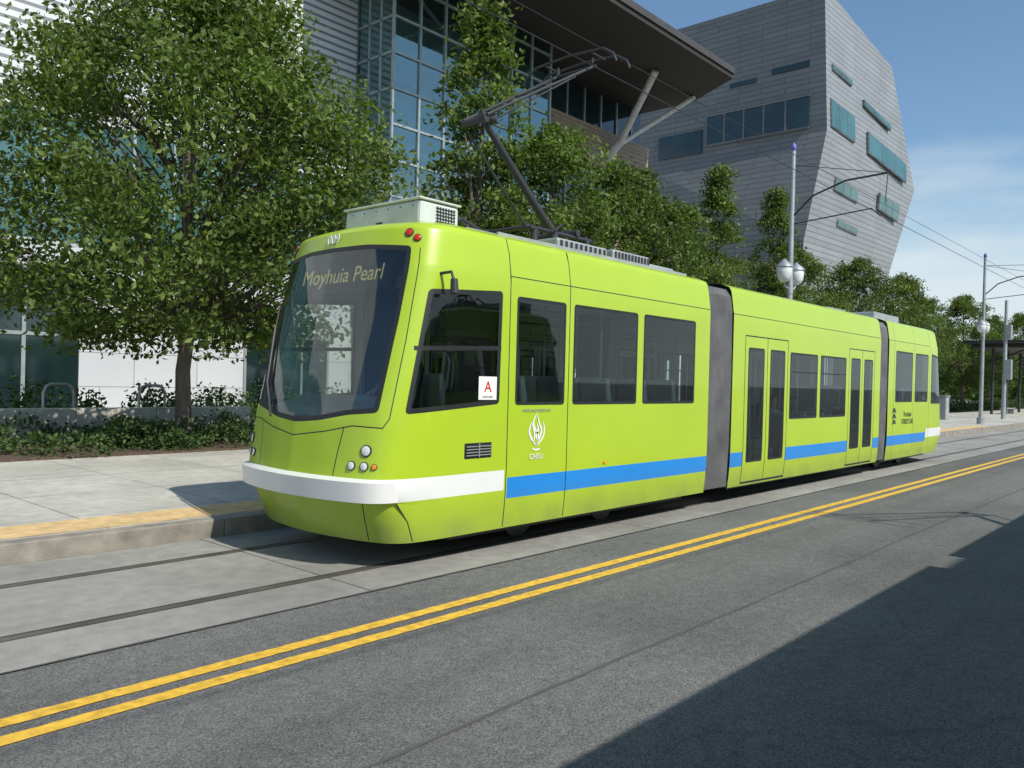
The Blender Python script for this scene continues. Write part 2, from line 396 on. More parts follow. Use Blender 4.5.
boxes('floor',[(5.5,11.6,-1.12,1.12,.34,.88),(11.6,18.6,-1.12,1.12,.30,.36),(18.6,23.1,-1.12,1.12,.34,.88)],M['int'],body)
boxes('ceiling',[(5.75,22.9,-1.0,1.0,2.92,2.96)],M['int'],body)
boxes('underframe',[(5.9,10.6,-1.0,1.0,.18,.33),(12,18.2,-1.0,1.0,.19,.29),(19.4,22.9,-1.0,1.0,.18,.33)],M['dark'],body)
def wheels():
    V=[];F=[]
    for x in (7.3,9.0,20.1,21.8):
        for y in (-.66,.66): tubegeo([(x,y-.06,.30),(x,y+.06,.30)],[.295,.295],20,V,F)
    obj('wheels',V,F,M['dark'],body)
wheels()
def seat(V,F,x,y,fz,d=1,w=.42):
    prof=[(0,.38),(.44,.42),(.46,.48),(.10,.47),(-.02,1.0),(-.08,1.02),(-.10,.95),(-.04,.42)]
    i=len(V); n=len(prof)
    for yy in (y-w/2,y+w/2):
        for a,z in prof: V.append((x+d*a,yy,fz+z))
    F.append(tuple(i+k for k in range(n))); F.append(tuple(i+n+k for k in reversed(range(n))))
    for k in range(n): F.append((i+k,i+n+k,i+n+(k+1)%n,i+(k+1)%n))
V=[];F=[]
for x in (6.95,7.75,8.6,9.45,10.2): 
    for y in (-.88,-.42,.42,.88): seat(V,F,x,y,.88)
for x in (14.1,14.95,15.8):
    for y in (-.88,.88): seat(V,F,x,y,.36)
for x in (19.9,20.7,21.5,22.2):
    for y in (-.88,.88): seat(V,F,x,y,.88,-1)
so=obj('seats',V,F,M['seat'],body); md=so.modifiers.new('b','BEVEL'); md.width=.02; md.segments=2
tubes('grab_poles',[([(x,y,.4),(x,y,2.92)],.017) for x in (7.4,9.2,10.6,12.9,14.0,15.9,17.4,20.2,21.8) for y in (-.5,.5)]+[([(6.6,y,2.62),(22,y,2.62)],.015) for y in (-.5,.5)],M['steel'],body,6)
boxes('cab_bulkhead',[(6.42,6.46,-1.1,-.35,.9,2.9),(6.42,6.46,.35,1.1,.9,2.9),(22.2,22.24,-1.1,1.1,.9,2.9)],M['dark'],body)
V=[(5.0,-1.0,.9),(5.0,1.0,.9),(5.6,1.0,.9),(5.6,-1.0,.9),(5.0,-.95,1.50),(5.0,.95,1.50),(5.45,.9,1.66),(5.45,-.9,1.66)]
cs=obj('driver_console',V,[(0,1,2,3),(4,7,6,5),(0,4,5,1),(1,5,6,2),(2,6,7,3),(3,7,4,0)],M['int'],body); md=cs.modifiers.new('b','BEVEL'); md.width=.08; md.segments=3
V=[];F=[]; seat(V,F,6.1,0,1.0,-1,.5); ds=obj('driver_seat',V,F,M['dark'],body); md=ds.modifiers.new('b','BEVEL'); md.width=.04; md.segments=3
def fr(f,u,v,off=.0,flip=False):
    p=Vector(f(u,v)); tu=(Vector(f(u+.01,v))-Vector(f(u-.01,v))).normalized(); tv=(Vector(f(u,v+.01))-Vector(f(u,v-.01))).normalized()
    nrm=tu.cross(tv).normalized(); 
    if flip: nrm=-nrm; tu=-tu
    tv=nrm.cross(tu)
    p=p+nrm*off
    return Matrix(((tu.x,tv.x,nrm.x,p.x),(tu.y,tv.y,nrm.y,p.y),(tu.z,tv.z,nrm.z,p.z),(0,0,0,1)))
def lamp(name,f,u,v,r,m,flip=False,h=.02):
    for nm,rr,hh,mm in ((name+'_rim',r*1.25,h*.7,M['dark']),(name,r,h,m)):
        V,F=tubegeo([(0,0,-.03),(0,0,hh*.7),(0,0,hh)],[rr,rr,rr*.75],20)
        o=obj(nm,V,F,mm,body,smooth=True,sharp=40); o.matrix_local=fr(f,u,v,0,flip)
for f,fl in ((fcab,False),(rcab,True)):
    for sg in (1,-1):
        lamp('headlight',f,sg*.99,1.145,.046,M['lens'],fl); lamp('headlight_low',f,sg*.99,1.0,.036,M['lens'],fl)
        lamp('fog_light',f,sg*.85,1.0,.036,M['lens'],fl); lamp('turn_signal',f,sg*1.09,1.0,.024,M['amber'],fl)
        lamp('marker_light',f,sg*1.0,3.255,.036,M['red'],fl); lamp('marker_light_low',f,sg*1.09,3.20,.032,M['red'],fl)
text('fleet_number','009',.15,fr(fcab,-.05,3.245,.012),M['paper'],body,.003)
def dest():
    mt=fr(fcab,0,2.93,-.15); o=boxes('destination_sign',[(-.80,.80,-.16,.16,-.1,0)],M['dark'],body,.01); o.matrix_local=mt
    em,n,l,b=nt('sign_leds'); setp(b,'Base Color',(.3,.28,.1,1)); setp(b,'Emission Color',(.8,.75,.3,1)); setp(b,'Emission Strength',.30)
    text('destination_text','Moyhuia Pearl',.24,mt@Matrix.Translation((.02,-.02,.012)),em,body)
dest()
p=[fr(fcab,u,v,.035).translation for u,v in ((-.45,1.40),(-.75,1.75),(-.93,2.35))]
p2=[fr(fcab,u,v,.025).translation for u,v in ((-.80,1.55),(-.93,2.1),(-1.0,2.6))]
tubes('wipers',[(p,.012),(p2,.009)],M['dark'],body,6)
tubes('side_mirror',[([(5.50,-1.2,2.86),(5.52,-1.33,2.87),(5.53,-1.36,2.78)],.016),([(5.53,-1.36,2.80),(5.53,-1.37,2.66)],[.035,.042]),
  ([(5.50,1.2,2.86),(5.52,1.33,2.87),(5.53,1.36,2.78)],.016),([(5.53,1.36,2.80),(5.53,1.37,2.66)],[.035,.042])],M['dark'],body)
boxes('cab_mirror',[(5.72,5.76,-1.08,-.82,2.25,2.62)],M['dark'],body,.015)
boxes('vent_slats',[(5.88,6.24,-1.245,-1.238,1.06+.03*k,1.07+.03*k) for k in range(4)]+[(6.055,6.07,-1.248,-1.24,1.045,1.185)],M['roofgear'],body)
boxes('window_placard',[(6.04,6.31,-1.236,-1.233,1.63,1.87)],M['paper'],body)
RX=Matrix.Rotation(math.pi/2,4,'X')
text('placard_letter','A',.16,Matrix.Translation((6.175,-1.240,1.76))@RX,M['red'],body)
redp=mat('label_grey',(.3,.3,.3)); text('placard_print','PORTLAND',.03,Matrix.Translation((6.175,-1.240,1.66))@RX,redp,body)
def ribbon(V,F,pts,wf,y):
    P=catmull(pts,10); n=len(P)
    for k,p in enumerate(P):
        t=(P[min(k+1,n-1)]-P[max(k-1,0)]); t/=np.linalg.norm(t); nn=np.array([-t[1],t[0]])*wf*math.sin(math.pi*min(.98,max(.02,k/(n-1))))**.6
        i=len(V); V+=[(p[0]+nn[0],y,p[1]+nn[1]),(p[0]-nn[0],y,p[1]-nn[1])]
        if k: F.append((i-2,i-1,i+1,i))
def flame(cx,cz,s,m):
    V=[];F=[]
    for pts,w in (([(0,.22),(-.06,.12),(-.02,.03),(.04,-.05),(0,-.16)],.011),([(0,.22),(.05,.10),(.09,.02),(.05,-.08),(0,-.16)],.011),
                  ([(-.09,.12),(-.13,.02),(-.09,-.07),(0,-.16)],.012),([(.12,.13),(.14,.03),(.12,-.06),(.02,-.16)],.010),
                  ([(-.09,.12),(-.05,.03),(-.03,-.05),(-.06,-.12)],.010),([(.01,.10),(.03,.03),(0,-.04),(.01,-.09)],.013),([(-.08,-.19),(0,-.205),(.08,-.19)],.009)):
        ribbon(V,F,[(cx+s*a,cz+s*b) for a,b in pts],w*1.15,-1.236)
    obj('logo',V,F,m,body)
flame(6.98,1.27,.95,M['paper'])
text('logo_text','OHSU',.085,Matrix.Translation((6.98,-1.237,1.0))@RX,M['paper'],body)
text('side_lettering','PORTLAND STREETCAR',.045,Matrix.Translation((6.98,-1.237,1.51))@RX,redp,body)
text('rear_lettering','Portland\nSTREETCAR',.17,Matrix.Translation((20.6,-1.237,1.18))@RX,M['dark'],body)
V=[];F=[]
for k in range(3): ribbon(V,F,[(19.48,1.05+.13*k),(19.6,1.12+.13*k),(19.74,1.06+.13*k)],.045,-1.236)
obj('rear_logo',V,F,M['dark'],body)
tubes('side_reflectors',[([(8.3,-1.225,.86),(8.3,-1.24,.86)],.022)],M['amber'],body,12)
boxes('front_hvac',[(5.66,6.22,-.70,.55,3.42,3.68)],M['lightbox'],body,.035)
boxes('front_hvac_lid',[(5.64,6.24,-.72,.57,3.682,3.705)],M['lightbox'],body,.01)
boxes('front_hvac_grille',[(5.90+.04*k,5.908+.04*k,-.712,-.703,3.47,3.64) for k in range(7)]+[(5.88,6.16,-.711,-.705,3.48+.035*k,3.488+.035*k) for k in range(5)],M['dark'],body)
boxes('hvac_fasteners',[(5.652,5.659,-.6+.2*k,-.59+.2*k,3.62,3.63) for k in range(6)]+[(5.650,5.659,-.1,.0,3.46,3.50)],M['dark'],body)
boxes('roof_boxes',[(6.5,7.5,-.55,.55,3.43,3.54),(7.75,8.8,-.85,-.5,3.43,3.58),(9.0,9.9,-.8,.8,3.43,3.61),(10.0,10.65,-.75,.75,3.43,3.54),
  (17.2,18.2,-.6,.5,3.43,3.54),(19.6,21.4,-.75,.75,3.43,3.62)],M['roofgear'],body,.03)
boxes('roof_slats',[(9.03+.08*k,9.07+.08*k,-.812,-.80,3.48,3.58) for k in range(11)]+[(7.8+.1*k,7.84+.1*k,-.862,-.85,3.47,3.55) for k in range(10)]+[(9.05+.09*k,9.10+.09*k,-.7,.7,3.61,3.635) for k in range(9)],M['dark'],body)
boxes('roof_rail',[(6.6,10.7,-.93,-.90,3.42,3.46),(6.6,10.7,.90,.93,3.42,3.46)],M['roofgear'],body)
T=[]
for y in (-.35,.35):
    T+=[([(7.9,y,3.42),(7.9,y,3.74)],.05),([(9.0,y,3.60),(9.0,y,3.76)],.05),([(7.7,y,3.76),(9.1,y,3.76)],.03)]
T+=[([(7.8,-.4,3.76),(7.8,.4,3.76)],.03),([(8.75,-.4,3.82),(8.75,.4,3.82)],.05)]
T+=[([(8.7,0,3.84),(7.32,0,5.0)],[.06,.04])]
T+=[([(8.35,.12,3.81),(7.14,.12,4.87)],.016)]
T+=[([(7.09,-.14,5.02),(7.34,-.14,5.02)],.045),([(7.14,-.2,4.98),(7.14,.2,4.98)],.045)]
for y in (-.20,.20): T+=[([(7.14,y,5.02),(8.1,y*1.1,5.58),(9.1,y*1.6,6.16)],.02)]
T+=[([(7.19,-.05,4.92),(9.05,-.05,6.07)],.012),([(9.1,-.36,6.16),(9.1,.36,6.16)],.022),([(8.1,-.24,5.58),(8.1,.24,5.58)],.014)]
for x in (8.95,9.27):
    T+=[([(x,-.80,6.08),(x,-.75,6.19),(x,-.58,6.30),(x,0,6.33),(x,.58,6.30),(x,.75,6.19),(x,.80,6.08)],.018)]
T+=[([(8.95,-.4,6.28),(9.27,-.4,6.28)],.014),([(8.95,.4,6.28),(9.27,.4,6.28)],.014),([(9.1,-.3,6.16),(9.1,-.3,6.28)],.018),([(9.1,.3,6.16),(9.1,.3,6.28)],.018)]
T+=[([(7.4,.3,3.5),(7.25,.3,3.68)],.06),([(8.05,-.55,3.5),(8.05,-.55,3.71)],.05)]
tubes('pantograph',T,M['dark'],body)
tubes('roof_cables',[([(6.5,.2,3.54),(6.8,.35,3.85),(7.2,.3,3.85),(7.5,.2,3.54)],.018),([(6.5,-.1,3.54),(6.9,-.05,3.75),(7.3,-.2,3.56)],.018),([(8.0,-.6,3.71),(8.5,-.3,3.9),(8.8,0,3.85)],.018)],M['dark'],body,6)

# ------------------------------------------------------------ people on board
def skinfig(name,verts,edges,rads,m,parent,root=0,sub_=2):
    me=bpy.data.meshes.new(name); me.from_pydata(verts,edges,[]); me.materials.append(m)
    o=bpy.data.objects.new(name,me); COL.objects.link(o); o.parent=parent
    s=o.modifiers.new('skin','SKIN'); s.use_smooth_shade=True
    for i,r in enumerate(rads):
        me.skin_vertices[0].data[i].radius=(r,r) if not isinstance(r,tuple) else r
        me.skin_vertices[0].data[i].use_root=(i==root)
    ss_=o.modifiers.new('s','SUBSURF'); ss_.levels=sub_; ss_.render_levels=sub_
    return o
skin=mat('skin',(.45,.27,.19),.5,var=.05); shirt=mat('pale_shirt',(.6,.63,.65),.8); dshirt=mat('navy_uniform_shirt',(.10,.14,.24),.8); hair=mat('dark_hair',(.03,.02,.015),.7); trous=mat('trousers',(.05,.06,.09),.8)
def person(name,x,y,fz,rot=0,sh=shirt):
    e=empty(name,(x,YC+y,fz)); e.rotation_euler=(0,0,rot)
    skinfig('torso',[(0,0,.56),(.02,0,.72),(.0,0,.90),(-.02,0,1.02),(-.01,0,1.10),(-.02,-.18,1.0),(.0,-.24,.82),(.20,-.20,.72),(-.02,.18,1.0),(.0,.24,.82),(.20,.20,.72)],
      [(0,1),(1,2),(2,3),(3,4),(3,5),(5,6),(6,7),(3,8),(8,9),(9,10)],[(.15,.13),(.15,.12),(.16,.13),(.12,.1),.06,.07,.052,.042,.07,.052,.042],sh,e)
    skinfig('legs',[(0,0,.56),(.05,-.10,.54),(.45,-.12,.54),(.47,-.12,.10),(.60,-.12,.05),(.05,.10,.54),(.45,.12,.54),(.47,.12,.10),(.60,.12,.05)],
      [(0,1),(1,2),(2,3),(3,4),(0,5),(5,6),(6,7),(7,8)],[.13,.1,.07,.05,.04,.1,.07,.05,.04],trous,e)
    skinfig('head',[(-.01,0,1.08),(0,0,1.16),(.01,0,1.25),(.0,0,1.33),(.09,0,1.235)],[(0,1),(1,2),(2,3),(2,4)],[.05,.05,(.085,.078),(.075,.07),.018],skin,e)
    skinfig('hair',[(-.02,0,1.28),(-.02,0,1.36)],[(0,1)],[.095,.07],hair,e)
    for s in (-1,1):
        V=[(.20,s*.20,.72),(.28,s*.17,.68),(.33,s*.165,.66)]; E=[(0,1),(1,2)]; R=[.03,.038,.03]
        for k in range(4):
            b=len(V); yy=s*(.135+.02*k); V+=[(.36,yy,.655),(.39+.005*(1 if k in(1,2) else -1),yy,.635),(.40,yy,.615)]; E+=[(2,b),(b,b+1),(b+1,b+2)]; R+=[.0105,.009,.008]
        b=len(V); V+=[(.30,s*.12,.665),(.33,s*.10,.65)]; E+=[(1,b),(b,b+1)]; R+=[.012,.009]
        skinfig('hand',V,E,R,skin,e,0,1)
    return e
person('seated_passenger',14.12,-.80,.34); person('seated_passenger',15.85,.86,.34,0,dshirt); person('seated_passenger',20.5,-.84,.86,math.pi,dshirt)
person('streetcar_driver',6.08,0,.98,math.pi,dshirt)

tram2=empty('streetcar.001',(21,4.93,0)); tram2.rotation_euler=(0,0,math.pi)
def dup(o,par):
    for c in list(o.children):
        if c.name.startswith(('seats','grab','wheels','driver','cab_','vent','logo','side_l','placard')): continue
        n=c.copy(); COL.objects.link(n); n.parent=par; dup(c,n)
dup(tram,tram2)

# ------------------------------------------------------------ ground
def sheet(name,x0,x1,y0,y1,z,m,parent=None): return obj(name,[(x0,y0,z),(x1,y0,z),(x1,y1,z),(x0,y1,z)],[(0,1,2,3)],m,parent)
sheet('ground',-400,900,-400,700,-.004,M['asphalt'])
sheet('track_slab_pavement',-60,300,5.52,8.50,.002,M['slab'])
rl=[];gr=[]
for y in (6.19,7.68):
    rl.append((-60,300,y-.035,y+.035,-.002,.008)); gr.append((-60,300,y+.036,y+.075,-.002,.0055)); gr.append((-60,300,y-.048,y-.036,-.002,.0055))
boxes('tram_rails',rl,M['rail']); boxes('rail_grooves',gr,M['groove'])
def line(name,yc,w,seed):
    rng=np.random.default_rng(seed); xs=np.concatenate([np.arange(-5,30,.07),np.arange(30,300,3.)]); V=[];F=[]
    for i,x in enumerate(xs):
        j=rng.normal(0,.0025,2); V+=[(x,yc-w/2+j[0],.002),(x,yc+w/2+j[1],.002)]
        if i: F.append((2*i-2,2*i,2*i+1,2*i-1))
    obj(name,V,F,M['yline'])
line('yellow_line',4.75,.115,1); line('yellow_line.001',4.52,.115,2)
seal=mat('crack_sealant',(.085,.085,.083),.85)
def seam(name,yc,w,seed,x0,x1,z=.001,am=.006):
    rng=np.random.default_rng(seed); V=[];F=[]; o=0
    for i,x in enumerate(np.arange(x0,x1,.1)):
        o=.93*o+rng.normal(0,am); ww=w*rng.uniform(.5,1.2); V+=[(x,yc+o-ww/2,z),(x,yc+o+ww/2,z)]
        if i: F.append((2*i-2,2*i,2*i+1,2*i-1))
    obj(name,V,F,seal)
seam('asphalt_seam',3.05,.03,4,-2,90,.001,.003); seam('slab_edge_seam',5.512,.03,8,-10,120,.006,.001)
boxes('platform_kerb',[(-60+2.4*k,-60+2.4*k+2.392,8.50,8.70,-.01,.20) for k in range(150)],M['kerb'],None,.015)
sheet('tactile_strip',-60,44,8.74,9.42,.204,M['tact'])
boxes('sidewalk',[(-60,300,8.701,15.8,-.01,.20)],M['walk'])
boxes('planting_bed',[(-60,300,15.8,20.2,-.01,.24)],M['soil'])
boxes('plaza_pavement',[(-60,400,20.2,120,-.01,.19)],M['walk'])
boxes('low_wall',[(-30,11.5,19.2,19.6,.1,.95),(13.5,60,19.2,19.6,.1,.8)],M['walk'],None,.03)

# ------------------------------------------------------------ foliage
def leafarr(C,size,rng,up=.35,aspect=.55):
    n=len(C); d=rng.normal(size=(n,3)); d/=np.linalg.norm(d,axis=1)[:,None]
    nn=rng.normal(size=(n,3)); nn[:,2]=np.abs(nn[:,2])+up; nn-=d*(nn*d).sum(1)[:,None]; nn/=np.linalg.norm(nn,axis=1)[:,None]+1e-9
    s=np.cross(nn,d); L=size*rng.uniform(.6,1.3,n)[:,None]
    a=C-d*L*.5; c=C+d*L*.5; b=C+s*L*aspect*.5-nn*L*.08; e=C-s*L*aspect*.5-nn*L*.08
    V=np.stack([a,b,c,e],1).reshape(-1,3); F=np.arange(4*n).reshape(-1,4)
    return V,F
def treemesh(name,h,R,base,ncl,per,leaf,seed,column=False,lm='leaf'):
    rng=np.random.default_rng(seed); V=[];F=[]
    pts=[(0,0,-.1),(.03,.02,.2),(.0,.06,base*.6),(.08,-.05,base),(.0,.05,base+(h-base)*.45),(.1,0,base+(h-base)*.85)]
    r0=.17*h/10
    tubegeo(pts,[r0*1.35,r0,r0*.85,r0*.75,r0*.4,r0*.08],12,V,F)
    lob=[(rng.uniform(0,2*math.pi),rng.uniform(.1,.22),rng.integers(2,5)) for _ in range(4)]
    C=[]
    while len(C)<ncl:
        t=rng.uniform(0,1); an=rng.uniform(0,2*math.pi)
        if column: prof=(math.sin(math.pi*min(1,t*1.0+.0)**.6)**.7)
        else: prof=math.sin(math.pi*(t*.93+.06)**.75)**.62
        k=1+sum(a*math.sin(m*an+p+3*t) for p,a,m in lob)*.8
        rr=R*prof*k*(rng.uniform(.05,1)**.42)
        C.append((rr*math.cos(an),rr*math.sin(an),base-.3+(h-base+.3)*t))
    C=np.array(C)
    nl=7 if not column else 5
    for i in range(nl):
        an=2*math.pi*i/nl+rng.uniform(-.3,.3); z0=base*.8+rng.uniform(0,.35)*(h-base)*.6; L=R*.72
        zt=z0+(h-base)*rng.uniform(.22,.5)
        tubegeo([(0,.03,z0),(L*.35*math.cos(an),L*.35*math.sin(an),z0+(zt-z0)*.45),(L*.8*math.cos(an),L*.8*math.sin(an),zt),(L*1.15*math.cos(an),L*1.15*math.sin(an),zt+.5)],[r0*.42,r0*.3,r0*.15,r0*.05],7,V,F)
    for c in C[::2]:
        zz=max(base,c[2]-np.hypot(c[0],c[1])*.6-.3); tubegeo([(c[0]*.25,c[1]*.25,zz),(c[0]*.65,c[1]*.65,(zz+c[2])/2+.05),tuple(c)],[.03,.02,.006],3,V,F)
    nb=len(F); nv=len(V)
    P=[]
    for c in C:
        s=rng.uniform(.5,1.15); k=int(per*s)
        sc=np.array([.42,.42,.24])*s*(R/4.2 if not column else .62)*1.05
        q=rng.normal(size=(k,3))*sc; P.append(c+q-np.array([0,0,1])*(np.hypot(q[:,0],q[:,1])[:,None])*.3)
    P=np.concatenate(P); P=P[P[:,2]>base-.9]
    LV,LF=leafarr(P,leaf,rng)
    Vall=V+LV.tolist(); Fall=F+(LF+nv).tolist()
    me=bpy.data.meshes.new(name); me.from_pydata(Vall,[],Fall); me.materials.append(M['bark']); me.materials.append(M[lm])
    me.polygons.foreach_set('material_index',[0]*nb+[1]*len(LF)); me.polygons.foreach_set('use_smooth',[True]*nb+[False]*len(LF)); me.update()
    return me
def place(name,me,x,y,rot=0,s=1,sz=None):
    o=bpy.data.objects.new(name,me); o.location=(x,y,.2); o.rotation_euler=(0,0,rot); o.scale=(s,s,sz or s); COL.objects.link(o); return o
big=treemesh('maple_a',10.7,4.2,2.75,420,190,.155,3)
place('maple_tree',big,8.75,17.4)
rb=treemesh('maple_b',10.2,3.1,2.6,220,130,.18,11); rc=treemesh('maple_c',10,3.0,2.4,220,120,.18,23,lm='leaf2')
co=treemesh('columnar',11.2,1.25,2.0,150,110,.17,5,column=True)
place('columnar_tree',co,18.6,18.0,0,1.3,1.20)
for i,(x,y,me,s) in enumerate([(21.3,17.2,rb,.98),(25.6,17.8,rc,.98),(29.3,17.5,rb,.88),(37.5,19.8,rc,.72),(45,18.6,rb,.90),(51,17.6,rc,.95),(60.5,17.6,rb,.93),(69,18.5,rc,.9),(78,17.6,rb,.95),(90,18,rc,.9),(104,18,rb,1),(118,18,rc,1)]):
    place('maple_tree',me,x,y,i*1.7,s)
for x,y,s in ((29.6,19,.95),(33.6,17.6,1.02),(40.5,18.0,1.05)): place('columnar_tree',co,x,y,x,s)
def forest():
    rng=np.random.default_rng(9); P=[]
    for i in range(260):
        s=rng.uniform(130,420); y=rng.uniform(16,60)+ (s-130)*rng.uniform(0,.28); h=rng.uniform(6,12); w=rng.uniform(3,6)
        q=rng.normal(size=(150,3)); q/=np.linalg.norm(q,axis=1)[:,None]; q*=rng.uniform(.6,1.08,(150,1)); P.append(np.array([s,y,h*.5])+q*np.array([w,w,h*.5]))
    P=np.concatenate(P); V,F=leafarr(P,1.3,rng,aspect=.8); obj('distant_trees',V.tolist(),F.tolist(),M['leaf2'])
forest()
def hedge(name,x0,x1,y0,y1,h,n,leaf,seed):
    rng=np.random.default_rng(seed); k=int((x1-x0)*(y1-y0)*1.6)
    cx=rng.uniform(x0,x1,k); cy=rng.uniform(y0,y1,k); r=rng.uniform(.35,.75,k); hh=h*rng.uniform(.45,1.15,k)
    i=rng.integers(0,k,n); q=rng.normal(size=(n,3)); q/=np.linalg.norm(q,axis=1)[:,None]; q[:,2]=np.abs(q[:,2]); q*=rng.uniform(.7,1.1,(n,1))
    P=np.stack([cx[i]+q[:,0]*r[i],cy[i]+q[:,1]*r[i],.24+q[:,2]*hh[i]],1)
    V,F=leafarr(P,leaf,rng); obj(name,V.tolist(),F.tolist(),M['hleaf'])
hedge('hedge',-6,22,16.1,19.0,.62,42000,.10,4)
hedge('hedge.001',22,110,16.3,19.0,.9,22000,.2,5)
hedge('shrub_bed',4,40,21,24,1.2,26000,.15,6)

# ------------------------------------------------------------ main building
mb=empty('academic_building')
Y0=30
boxes('wall_core',[(-40,46,Y0+.3,70,.1,24)],M['panel'],mb)
boxes('slat_cladding',[(3,22.8,Y0,Y0+.29,10.4,26)],M['slat'],mb)
boxes('smooth_cladding',[(-40,2.99,Y0,Y0+.29,10.4,26)],M['panel'],mb)
boxes('white_base_panels',[(11.3,22.8,Y0,Y0+.29,.1,6.0),(-40,11.3,Y0-.05,Y0+.29,5.2,6.1),(22.8,46,Y0,Y0+.29,.1,4)],M['panel'],mb)
boxes('entrance_recess',[(17.6,21.6,Y0-.03,Y0+.1,.2,3.3)],M['bglassd'],mb)
boxes('entrance_frames',[(17.6+1.33*k-.05,17.6+1.33*k+.05,Y0-.08,Y0-.031,.2,3.3) for k in range(4)]+[(17.5,21.7,Y0-.3,Y0+.05,3.301,3.5)],M['mull'],mb)
boxes('storefront_glass',[(-40,11.28,Y0+.05,Y0+.28,.3,5.2)],M['bglassd'],mb)
boxes('ribbon_glass',[(-40,22.8,Y0+.06,Y0+.28,6.1,10.39)],M['bglasst'],mb)
ml=[(x,x+.12,Y0-.02,Y0+.27,.2,5.19) for x in np.arange(-38,11.2,1.9)]+[(x,x+.1,Y0,Y0+.27,6.11,10.38) for x in np.arange(-38,22.7,1.5)]+[(-40,11.2,Y0-.01,Y0+.26,2.9,3.02),(-40,22.8,Y0-.01,Y0+.26,8.2,8.3)]
boxes('mullions',ml,M['mull'],mb)
gx0,gx1,gy=22.9,33.6,27.6
obj('stair_tower_glass',[(gx0,gy,4),(gx1,gy,4),(gx1,gy,30),(gx0,gy,30),(gx0,Y0,4),(gx0,Y0,30),(gx1,Y0,4),(gx1,Y0,30)],[(0,1,2,3),(4,0,3,5),(1,6,7,2)],M['cglass'],mb)
boxes('stair_tower_mullions',[(x-.05,x+.05,gy-.08,gy+.04,4,30) for x in np.linspace(gx0,gx1,8)]+[(gx0,gx1,gy-.07,gy+.03,z-.05,z+.05) for z in np.arange(5,30,1.55)]+[(gx0-.05,gx0+.03,y-.05,y+.05,4,30) for y in (28.4,29.2)]+[(gx0-.05,gx0+.03,gy,Y0,z-.05,z+.05) for z in np.arange(5,30,1.55)],M['mull'],mb)
boxes('stair_tower_floors',[(gx0+.1,gx1-.1,gy+.15,Y0,z,z+.35) for z in (7.5,11.6,15.7,19.8,24)],M['wpaint'],mb)
st=[]
for z in (7.7,11.8,15.9,20):
    st.append(([(gx0+1,gy+.8,z),(gx1-2,gy+.8,z+4.1)],.14)); st.append(([(gx0+1,gy+.8,z+1),(gx1-2,gy+.8,z+5.1)],.05)); st.append(([(gx1-1,gy+1.6,z),(gx0+2,gy+1.6,z+4.1)],.12))
tubes('stairs',st,M['wpaint'],mb,4)
boxes('tan_band',[(33.7,46,29.3,Y0+.2,14.9,17.2)],M['tan'],mb)
boxes('tan_band_low',[(33.7,46,29.5,Y0+.2,9.2,11.2)],M['tan'],mb)
boxes('upper_glass',[(33.7,45.9,29.9,Y0+.28,17.2,20.4),(33.7,45.9,29.9,Y0+.28,11.21,14.89),(33.7,45.9,29.9,Y0+.28,4,9.19)],M['bglassd'],mb)
boxes('upper_mullions',[(x,x+.12,29.8,29.95,4,20.2) for x in np.arange(34.5,46,1.7)],M['mull'],mb)
def prism(name,poly,z0,z1,m,par):
    n=len(poly); V=[(x,y,z0) for x,y in poly]+[(x,y,z1) for x,y in poly]
    F=[tuple(reversed(range(n))),tuple(range(n,2*n))]+[(i,(i+1)%n,n+(i+1)%n,n+i) for i in range(n)]
    return obj(name,V,F,m,par)
pr=[(20,22.2),(43.6,22.2),(45.8,26),(45.8,70),(20,70)]
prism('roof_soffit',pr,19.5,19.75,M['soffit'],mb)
prism('roof_fascia',[(19.9,22.1),(43.65,22.1),(45.9,26),(45.9,70.1),(19.9,70.1)],19.752,20.1,M['fascia'],mb)
tubes('roof_braces',[([(41.6,28.6,16.3),(39.8,25.0,19.45)],.2),([(41.6,28.6,16.3),(44.9,25.4,19.45)],.15),([(41.6,29.4,15.6),(41.6,28.5,16.5)],.26)],M['wpaint'],mb,10)

# ------------------------------------------------------------ faceted grey building
gb=empty('faceted_science_building')
K0=(80,31.2,41.2);K1=(80,30.6,27);K2=(78,31.8,16);K3=(78,31.8,0)
L0=(80,47.9,41.2);L1=(80,51,26);L2=(79,50.5,14);L3=(79,50.5,0)
R0=(99,30.6,38.8);R1=(107.5,30.2,26.2);R2=(101,30.8,15.7);R3=(97,31.6,0)
bk=lambda p:(p[0],75,p[2])
V=[K0,K1,K2,K3,L0,L1,L2,L3]
obj('street_end_cladding',V,[(4,5,1,0),(5,6,2,1),(6,7,3,2)],M['greyA'],gb)
V=[K0,K1,K2,K3,R0,R1,R2,R3,bk(R0),bk(R1),bk(R2),bk(R3),L0,bk(L0)]
obj('street_front_cladding',V,[(0,1,5,4),(1,2,6,5),(2,3,7,6),(4,5,9,8),(5,6,10,9),(6,7,11,10),(0,4,8,13,12)],M['greyB'],gb)
obj('rear_wall',[L0,L1,L2,L3,bk(L0),bk(L1),bk(L2),bk(L3)],[(0,4,5,1),(1,5,6,2),(2,6,7,3)],M['greyA'],gb)
boxes('window_band',[(79.85,80.3,32.4,43.5,27.6,30.6)],M['bglassd'],gb)
boxes('window_band_set',[(79.8,80.4,44.1,49.5,26.9,29.4)],M['bglassd'],gb)
boxes('window_band_frames',[(79.78,79.86,y,y+.16,27.6,30.6) for y in (34.7,37,39.2,41.4)]+[(79.72,79.86,32.3,43.6,30.6,30.8),(79.72,79.86,32.3,43.6,27.4,27.6)],M['greyA'],gb)
boxes('slot_window',[(79.9,80.2,32.5,36.4,33.6,34.2),(79.9,80.2,38,41,33.2,33.7)],M['bglassd'],gb)
